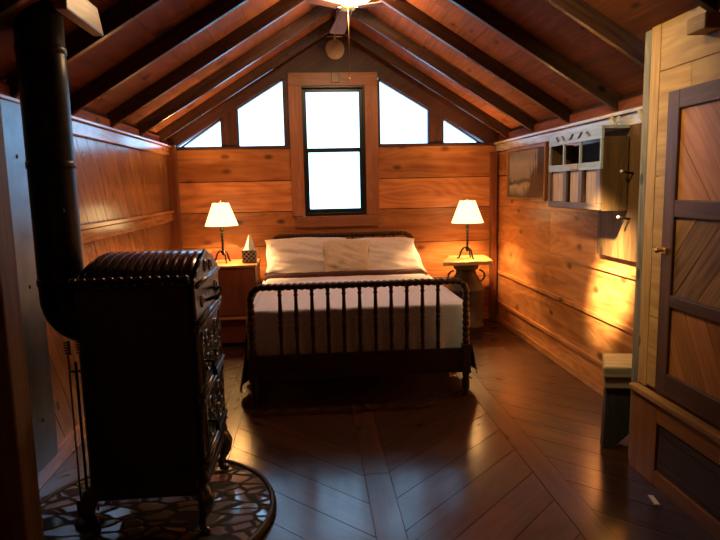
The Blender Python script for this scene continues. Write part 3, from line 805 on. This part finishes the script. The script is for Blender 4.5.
drape(BX0-.012,BX1+.012,BYF+.06,5.56,.612,.07,.13,.55,.02,.022,'blanket','maroon','dark maroon wool blanket hanging below the pale quilt on both sides of the bed','blanket',flare=.082,lift=.045,lipf=False,folds=22)
drape(BX0-.025,BX1+.025,BYF+.055,5.40,.632,.35,.35,.30,.055,.010,'quilt','quilt','pale lavender-white quilt spread over the bed, draped down at the foot','quilt',flare=.018)

def pillow(name,mat,c,w,h,t,tilt,label,seed,rz=0,shear=0):
    m=MB(); n=29
    def f(side):
        def g(u,v):
            a,b=u*2-1,v*2-1
            pin=.05*(a*a)*(b*b)
            x=a*w/2*(1-.06*(1-b*b)+.02*math.sin(b*5+seed)*a*a)+shear*max(0,a)**2*(-b); z=b*h/2*(1-.10*a*a*(1 if b>0 else .3)+.015*math.sin(a*7+seed*2))
            th=t/2*((1-a**6)*(1-b**6))**.55*(.6+.4*(1-a*a)*(1-b*b))
            th*=1+.35*noise.noise(Vector((a*2+seed,b*2,side)))
            y=side*th+.006*noise.noise(Vector((a*5,b*5,seed)))
            y+=.035*(1-max(abs(a),abs(b)))*noise.noise(Vector((a*3+b*6,b*2.5,seed+5)))
            ct,st_=math.cos(tilt),math.sin(tilt)
            y2,z2=y*ct+z*st_, -y*st_+z*ct
            cr,sr=math.cos(rz),math.sin(rz)
            return (c[0]+x*cr-y2*sr, c[1]+x*sr+y2*cr, c[2]+z2)
        return g
    m.grid(n,n,f(-1)); 
    k=MB()
    m.grid(n,n,lambda u,v:f(1)(1-u,v))
    return tag(m.build(name,mat),label,'pillow','pillows at the head of the bed')
pillow('pillow','linen',(-.065,5.80,.785),.80,.37,.17,.38,'white pillow leaning at the left end of the headboard, beside the tissue box',1)
pillow('pillow','linen',(.650,5.80,.765),.80,.37,.17,.38,'white pillow leaning at the right end of the headboard',2,shear=.055)
pillow('pillow','cream',(.318,5.645,.775),.44,.36,.13,.38,'cream square pillow in the middle, in front of the two white ones',3)

# ------------------------------------------------------------------ left nightstand
ns=thing('nightstand',(-.745,5.73,0),'reddish-brown wooden nightstand with a scalloped back, left of the bed','nightstand')
nx0,nx1,ny0,ny1=-.99,-.520,5.46,5.96
m=MB(); m.box(nx0+.01,nx1-.005,ny0+.012,ny1,.282,.731); m.build('cabinet_body','nightstand',ns,bevel=.003)
m=MB(); m.box(nx0,nx1+.006,ny0-.01,ny1,.733,.755,grain=(1,0,0)); m.build('top','stand_top',ns,bevel=.004)
m=MB(); m.box(nx0,nx1,ny0-.012,ny1,.257,.280,grain=(1,0,0)); m.build('shelf','stand_top',ns,bevel=.003)
m=MB(); m.box(nx0+.03,nx1-.025,ny0+.0,ny0+.0115,.295,.715); dd=m.build('door','nightstand',ns,bevel=.003)
m=MB(); m.ball((nx0+.06,ny0-.012,.50),.014); m.build('knob','iron',dd)
m=MB(); m.box(nx0+.01,nx1-.01,ny0+.02,ny1,.035,.256); m.build('lower_drawer','nightstand',ns,bevel=.003)
for xx in (nx0+.03,nx1-.03):
    for yy in (ny0+.03,ny1-.03):
        m=MB(); m.box(xx-.02,xx+.02,yy-.02,yy+.02,0,.034); m.build('foot','nightstand',ns,bevel=.003)
m=MB(); pf=[(nx0,.756)]; 
for i in range(33):
    t=i/32; x=nx0+(nx1-nx0)*t; xc=(x+.80)/.13
    z=.815+.085*math.exp(-xc*xc)+.012*math.cos((x+.8)*38)*(1 if abs(xc)>1.2 else 0)
    pf.append((x,z))
pf.append((nx1,.756))
m.prism(pf,ny1-.022,ny1,lambda u,v,w:(u,w,v),grain=(1,0,0)); m.build('back_splash','nightstand',ns)

# tissue box
tb=thing('tissue_box',(-.590,5.65,.7555),'small dark tissue box with a light lattice print on the left nightstand, tissue sticking out','tissue box')
m=MB(); m.box(-.652,-.526,5.585,5.711,.7555,.876); m.build('box','lattice',tb,bevel=.003)
m=MB()
def tis(u,v):
    a=u*2*PI; r=(.034*(1-v)**.8+.004)*(1+.35*math.sin(3*a+2*v)+.15*math.sin(7*a))
    return (-.590+r*math.cos(a)+.008*v, 5.648+r*math.sin(a)*.7, .8762+.14*v)
m.grid(33,12,tis); m.build('tissue','tissue',tb)

# ------------------------------------------------------------------ milk can table on the right
mc=thing('milk_can',(1.480,5.72,0),'old grey metal milk can used as a table base, right of the bed','milk can')
m=MB(); m.lathe([(.0,0),(.155,0),(.165,.01),(.165,.05),(.172,.055),(.172,.075),(.165,.08),(.168,.40),(.175,.41),(.175,.435),(.166,.445),(.15,.485),(.115,.545),(.098,.575),(.095,.615),(.0,.616)],(1.480,5.72,0),40,close=False); m.build('can_body','milk',mc)
m=MB(); m.lathe([(.0,.617),(.105,.617),(.118,.628),(.122,.66),(.128,.668),(.12,.682),(.0,.685)],(1.480,5.72,0),40,close=False); m.build('lid','milk',mc)
for sg in (-1,1):
    m=MB(); pts=[]
    for i in range(13):
        a=-PI/2+PI*i/12; pts.append((1.480+sg*(.125+.055*math.cos(a)),5.70,.55+.055*math.sin(a)))
    m.tube(pts,.009,8); m.build('handle','milk',mc)
m=MB(); zt0,zt1=.686,.722
m.prism([(1.20,5.47),(1.30,5.455),(1.50,5.46),(1.65,5.45),(1.68,5.50),(1.72,5.80),(1.73,5.97),(1.60,5.99),(1.37,5.985),(1.35,5.90),(1.24,5.62)],zt0,zt1,lambda u,v,w:(u,v,w),grain=(1,0,0))
tag(m.build('wooden_slab_top','slab',bevel=.006),'pale irregular wooden slab laid across the milk can as a table top','table top')

# ------------------------------------------------------------------ lamps
def lamp(x,y,z,label):
    L=thing('table_lamp',(x,y,z),label,'table lamp','iron table lamps beside the bed')
    for k in range(3):
        a=2*PI*k/3-PI/2+.45
        pts=[]; 
        for r,h in ((.006,.085),(.018,.108),(.040,.100),(.060,.070),(.070,.035),(.080,.012),(.094,.005),(.100,.012)):
            pts.append((x+r*math.cos(a),y+r*math.sin(a),z+h+.001))
        m=MB(); m.tube(pts,[.009,.010,.010,.009,.0085,.008,.007,.005],8); m.build('leg','iron',L)
    m=MB(); pts=[(x,y,z+.07+.27*i/40) for i in range(41)]
    m.tube(pts,[.0115+.0022*math.sin(i*1.3) for i in range(41)],8)
    m.lathe([(.004,.285),(.012,.29),(.018,.31),(.012,.325),(.022,.345),(.022,.35),(.006,.352)],(x,y,z),16)
    m.build('stem','iron',L)
    m=MB(); m.lathe([(.013,.352),(.013,.395),(.006,.397)],(x,y,z),12); m.build('socket','brass',L)
    m=MB(); m.lathe([(.153,.346),(.151,.350),(.076,.550),(.078,.554),(.075,.554),(.073,.550),(.148,.349),(.153,.346)],(x,y,z),48,close=False)
    m.build('lamp_shade','shade',L)
    m=MB()
    for k in range(3):
        a=2*PI*k/3; m.tube([(x,y,z+.563),(x+.074*math.cos(a),y+.074*math.sin(a),z+.548)],.002,5)
    m.tube([(x,y,z+.396),(x,y,z+.568)],.0025,6); m.ball((x,y,z+.577),(.008,.008,.011))
    m.build('finial','iron',L)
    for dz,e in ((.46,LAMP_W),):
        ld=bpy.data.lights.new('lamp_bulb','POINT'); ld.energy=e; ld.color=(1,.56,.20); ld.shadow_soft_size=.028
        lo=bpy.data.objects.new('lamp_bulb',ld); COL.objects.link(lo); lo.parent=L; lo.location=(.03,0,dz)
    return L
LAMP_W=64
lamp(-.838,5.70,.7555,'lit iron table lamp with cream cone shade on the left nightstand, beside the tissue box')
lamp(1.488,5.70,.7225,'lit iron table lamp with cream cone shade on the slab over the milk can')

# ------------------------------------------------------------------ right wall hangings
pf_=thing('framed_picture',(XR-.012,5.31,1.285),'framed dark grey-blue landscape print on the right wall, left of the hanging cabinet','picture')
m=MB(); a,b,c0,c1=4.83,5.79,1.285,1.757
X0,X1=XR-.030,XR-.001
m.box(X0,X1,a,a+.025,c0,c1); m.box(X0,X1,b-.025,b,c0,c1); m.box(X0,X1,a+.025,b-.025,c0,c0+.022); m.box(X0,X1,a+.025,b-.025,c1-.03,c1)
m.build('picture_frame','frame_wood',pf_,bevel=.003)
m=MB(); m.box(XR-.014,XR-.010,a+.026,b-.026,c0+.023,c1-.031); m.build('print','print',pf_)

wc=thing('wall_cabinet',(XR-.1,3.9,1.29),'old grey-painted hanging cabinet with three open cubbies and slatted lower front on the right wall','wall cabinet')
cx0,cx1=1.72,1.925; cy0,cy1=3.50,4.285; cz0,cz1=1.255,1.77
xb=XR-.042
m=MB()
m.box(cx0+.012,xb,cy0,cy0+.018,cz0,cz1-.075); m.box(cx0+.012,xb,cy1-.018,cy1,cz0,cz1-.075)
m.box(cx0+.012,cx0+.03,cy0+.018,cy1-.018,cz0,cz0+.018); m.box(cx0+.012,xb,cy0+.018,cy1-.018,1.515,1.532)
m.build('carcass','old_board',wc,bevel=.002)
m=MB(); m.box(xb-.01,xb,cy0+.018,cy1-.018,1.532,1.685); m.build('back_panel','cubby_shade',wc)  # black back puts the shade inside the open cubbies into colour
# top board pierced with slanted slots: built as strips around the slots
m=MB(); zA,zB=1.685,1.76
m.box(cx0-.004,cx0+.011,cy0-.006,cy1+.006,zA,zA+.022); m.box(cx0-.004,cx0+.011,cy0-.006,cy1+.006,zB-.018,zB)
bounds=[(cy0-.006,0)]+[(cy0+.80*q,sg) for q,sg in ((.22,1),(.36,-1),(.52,-1),(.68,1),(.80,1))]+[(cy1+.006,0)]
for i in range(len(bounds)-1):
    (l,sl),(r,sr)=bounds[i],bounds[i+1]; g_=.021
    l+=g_ if sl else 0; r-=g_ if sr else 0
    m.prism([(l-sl*.022,zA+.0215),(r-sr*.022,zA+.0215),(r+sr*.022,zB-.0175),(l+sl*.022,zB-.0175)],cx0-.004,cx0+.011,lambda u,v,w:(w,u,v),grain=(0,1,0))
m.box(cx0+.012,xb,cy0,cy1,1.742,1.76)
m.build('pierced_cornice','cab_paint',wc)
m=MB(); 
yy=[cy0,cy0+(cy1-cy0)*.36,cy0+(cy1-cy0)*.68,cy1-.016]
for q in yy: m.box(cx0-.002,cx0+.012,q,q+.020,1.532,1.6845)
m.box(cx0-.006,cx0+.011,cy0-.003,cy1+.003,1.505,1.550)
m.build('cubby_frame','cab_paint',wc,bevel=.002)
m=MB(); m.box(cx0-.012,cx0-.0065,cy0+.30,cy0+.42,1.513,1.543); m.build('tag_plate','slab',wc,bevel=.002)
m=MB()
for q,ww in ((cy0,.05),(cy0+.245,.05),(cy0+.48,.055),(cy1-.035,.035)): m.box(cx0-.006,cx0+.011,q,q+ww,1.30,1.504)
m.box(cx0-.006,cx0+.011,cy0,cy1,1.260,1.299)
dd=m.build('door','cab_brown',wc,bevel=.003)
m=MB()
for q0,q1 in ((cy0+.05,cy0+.215),(cy0+.27,cy0+.45),(cy0+.535,cy0+.75)): m.box(cx0+.012,cx0+.020,q0,q1,1.30,1.504,grain=(0,0,1))
m.build('slat','cab_slat',dd)

# vertical-board panel with pegs between the cabinet and the post
bp_=thing('peg_board',(XR-.02,3.35,1.11),'dark vertical-board panel with small pegs on the right wall, between hanging cabinet and post','peg board')
m=MB(); planks(m,[(2.90,.955),(3.88,.955),(3.88,1.757),(2.90,1.757)],PI/2,.16,lambda u,v,w:(XR-.016-w,u,v),t=.018,gap=.004,seed=71); m.build('boards','old_board',bp_)
for yy,zz in ((3.455,1.475),(3.475,1.205)):
    m=MB(); m.tube([(XR-.035,yy,zz),(XR-.10,yy,zz+.012)],.007,8,); m.build('peg','iron',bp_)
    m=MB(); m.ball((XR-.107,yy,zz+.013),.010,8,6); m.build('peg_knob','white',bp_)
# carved scroll brackets under the ledge by the post
m=MB()
for y_ in (3.60,3.28):
    pts=[(XR-.06,y_+.09-.006*i,1.828-.055*math.sin(i/14*PI*.9)) for i in range(15)]
    m.tube(pts,[.014-.0005*i for i in range(15)],8)
    scr=[(XR-.06,y_+.0+.022*(1-i/24)*math.cos(i*.4),1.798+.022*(1-i/24)*math.sin(i*.4)) for i in range(22)]
    m.tube(scr,.007,7)
o=m.build('carved_scroll_trim','ledge'); tag(o,'pale carved scrollwork strip under the ledge above the peg board','carving')

# ------------------------------------------------------------------ rustic stool
so=thing('rustic_stool',(1.72,3.06,0),'rustic low stool with a thick pale board seat behind the grey post','stool')
sq=lambda k: [(1.505+k,2.965+k),(1.80-k,2.90+k),(1.88-k,3.17-k),(1.625+k,3.22-k)]
m=MB(); m.prism(sq(0),.400,.464,lambda u,v,w:(u,v,w),grain=(1,-.2,0)); m.prism(sq(.010),.338,.399,lambda u,v,w:(u,v,w),grain=(1,-.2,0)); m.build('seat','stool',so,bevel=.01)
for (ax,ay),(bx2,by2) in (((1.80,2.925),(1.525,2.985)),((1.865,3.11),(1.63,3.165))):
    dv_=Vector((bx2-ax,by2-ay,0)).normalized(); nv=Vector((-dv_.y,dv_.x,0))*-1; L_=math.hypot(bx2-ax,by2-ay)
    m=MB(); m.prism([(0,.0),(.05,.0),(L_/2,.09),(L_-.05,.0),(L_,.0),(L_-.01,.337),(.01,.337)],0,.055,lambda u,v,w:(ax+dv_.x*u+nv.x*w,ay+dv_.y*u+nv.y*w,v),grain=(0,0,1)); m.build('leg','stool_leg',so,bevel=.006)
m=MB(); m.box(1.70,1.74,3.03,3.07,.20,.27); m.build('stretcher','stool_leg',so,bevel=.004)

# ------------------------------------------------------------------ ceiling fan with bowl light
FX,FY,FZ=.315,4.66,2.745
fan=thing('ceiling_fan',(FX,FY,FZ),'ceiling fan with brown wooden blades, lit white bowl and hanging pull chain under the ridge','ceiling fan')
m=MB(); m.tube([(FX,FY,zr(FX)+.05),(FX,FY,2.862)],.014,12); m.build('down_rod','brass',fan)
m=MB(); m.lathe([(.0,2.722),(.045,2.724),(.055,2.732),(.05,2.745),(.02,2.749),(.0,2.750)],(FX,FY,0),32,close=False); m.build('motor_housing','brass',fan)
m=MB(); m.lathe([(.0,2.751),(.08,2.757),(.14,2.777),(.18,2.812),(.19,2.838),(.18,2.843),(.03,2.860),(.0,2.861)],(FX,FY,0),40,close=False); m.build('light_bowl','glass_white',fan)
for k in range(3):
    a=PI/2+k*2*PI/3+.069; ca,sa=math.cos(a),math.sin(a)
    tf=lambda u,v,w: (FX+u*ca-v*sa, FY+u*sa+v*ca, 2.736+w+v*.06)
    w0,w1=.045,.066
    m=MB(); m.prism([(.08,-w0),(.72,-w1),(.75,-w1*.8),(.755,0),(.75,w1*.8),(.72,w1),(.08,w0)],0,.006,tf,grain=(ca,sa,0)); b_=m.build('blade','fanwood',fan,bevel=.002)
    m=MB(); m.prism([(.05,-.012),(.16,-.025),(.17,0),(.16,.025),(.05,.012)],.0065,.010,tf); m.build('blade_bracket','brass',b_)
m=MB(); m.tube([(FX-.008,FY-.14,2.80),(FX-.008,FY-.15,2.50),(FX-.008,FY-.15,2.215)],.0014,6); m.ball((FX-.008,FY-.15,2.205),(.006,.006,.012)); m.build('pull_chain','brass',fan)
ld=bpy.data.lights.new('fan_bulb','POINT'); ld.energy=52; ld.color=(1,.62,.30); ld.shadow_soft_size=.05
lo=bpy.data.objects.new('fan_bulb',ld); COL.objects.link(lo); lo.parent=fan; lo.location=(0.0,-.24,.0)

# round wooden disc on the gable
dc=thing('round_wooden_disc',(.279,D-.03,2.68),'small round pale wooden disc hung from a brass clip on the gable, above the window','wall ornament')
m=MB(); m.lathe([(.0,0),(.085,0),(.092,.006),(.092,.014),(.085,.02),(.0,.02)],(0,0,0),40,close=False)
m.v=[Vector((.279+v.x,D-.03-v.z,2.775+v.y*1.05)) for v in m.v]; m.build('disc','discwood',dc)
m=MB(); m.tube([(.201,D-.04,2.895),(.361,D-.04,2.895)],.0065,8); m.build('rod','brass',dc)
m=MB(); m.box(.271,.288,D-.058,D-.03,2.862,2.905); m.ball((.2795,D-.048,2.908),.010); m.build('clip','brass',dc,bevel=.002)
m=MB(); m.box(.235,.315,D-.060,D-.046,2.455,2.555); tag(m.build('hook_shadow_block','post_dark',bevel=.004),'small dark block standing in for a hook shadow on the head casing of the window','shadow block')  # dark block modelled in place of the hook's shadow

# ------------------------------------------------------------------ outside : shrubs below the window view
def shrub(x,y,zb,rx,rz,seed,label):
    rs=random.Random(seed)
    t=thing('shrub',(x,y,zb),label,'shrub','shrubs outside the window')
    m=MB()
    for k in range(5):
        a=rs.random()*6.28; m.tube([(x,y,zb),(x+.3*rx*math.cos(a),y+.2*math.sin(a),zb+rz*.6),(x+.6*rx*math.cos(a),y+.3*math.sin(a),zb+rz*1.25)],[.05,.03,.01],6)
    m.build('stem','bark',t)
    m=MB(); V=[];F_=[]
    for i in range(1300):
        u=rs.random()*6.28; c_=rs.uniform(-1,1); s_=math.sqrt(1-c_*c_); q=rs.random()**.4*(1+.18*math.sin(3*u+seed))
        p=Vector((x+rx*q*s_*math.cos(u),y+rx*.6*q*s_*math.sin(u),zb+rz+rz*q*c_))
        n1=Vector((rs.uniform(-1,1),rs.uniform(-1,1),rs.uniform(-1,1))).normalized(); n2=n1.orthogonal().normalized()
        L=rs.uniform(.06,.12); b=len(V); V+=[p-n1*L,p+n2*L*.4,p+n1*L,p-n2*L*.4]; F_.append((b,b+1,b+2,b+3))
    m.add(V,F_); m.build('foliage','leaf',t)
shrub(-.32,12.0,-.6,.72,.80,1,'overexposed green shrub outside, seen low through the left of the window')
shrub(1.30,12.4,-.6,.74,.80,2,'overexposed green shrub outside, seen low through the right of the window')

# ------------------------------------------------------------------ world and lights
W=bpy.data.worlds.new('sky'); S.world=W; W.use_nodes=True
bg=W.node_tree.nodes['Background']; bg.inputs[0].default_value=(.36,.64,1.0,1); bg.inputs[1].default_value=5.2
# warm spotlight under the ceiling, aimed down at the right wall
for nm,e,deg in (('spotlight_core',5600,12.5),('spotlight_spill',120,74)):
    ld=bpy.data.lights.new(nm,'SPOT'); ld.energy=e; ld.color=(1,.74,.33); ld.spot_size=math.radians(deg); ld.spot_blend=1; ld.shadow_soft_size=.07
    lo=bpy.data.objects.new(nm,ld); COL.objects.link(lo); lo.location=(.45,2.55,2.62)
    dv=Vector((1.93,3.70,.79) if deg<20 else (1.93,3.35,1.15))-lo.location; lo.rotation_euler=dv.to_track_quat('-Z','Y').to_euler()

# ------------------------------------------------------------------ camera
cd=bpy.data.cameras.new('camera'); cam=bpy.data.objects.new('camera',cd); COL.objects.link(cam); S.camera=cam
cd.sensor_width=36; cd.lens=603/720*36; cd.clip_start=.05
yw,pt,rl = map(math.radians, (4.447, 7.839, -1.242))
fwd = Vector((math.sin(yw)*math.cos(pt), math.cos(yw)*math.cos(pt), -math.sin(pt)))
rt0 = Vector((math.cos(yw), -math.sin(yw), 0)); up0 = rt0.cross(fwd)
rt1 = rt0*math.cos(rl)+up0*math.sin(rl); up1 = -rt0*math.sin(rl)+up0*math.cos(rl)
cam.matrix_world = Matrix(((rt1.x,up1.x,-fwd.x,0),(rt1.y,up1.y,-fwd.y,0),(rt1.z,up1.z,-fwd.z,1.43),(0,0,0,1)))
S.view_settings.view_transform='Standard'; S.view_settings.look='None'; S.view_settings.gamma=1; S.view_settings.use_curve_mapping=False
S.view_settings.exposure=0
S.cycles.use_denoising=True
S.cycles.sample_clamp_indirect=6
S.cycles.max_bounces=8; S.cycles.diffuse_bounces=4; S.cycles.glossy_bounces=4
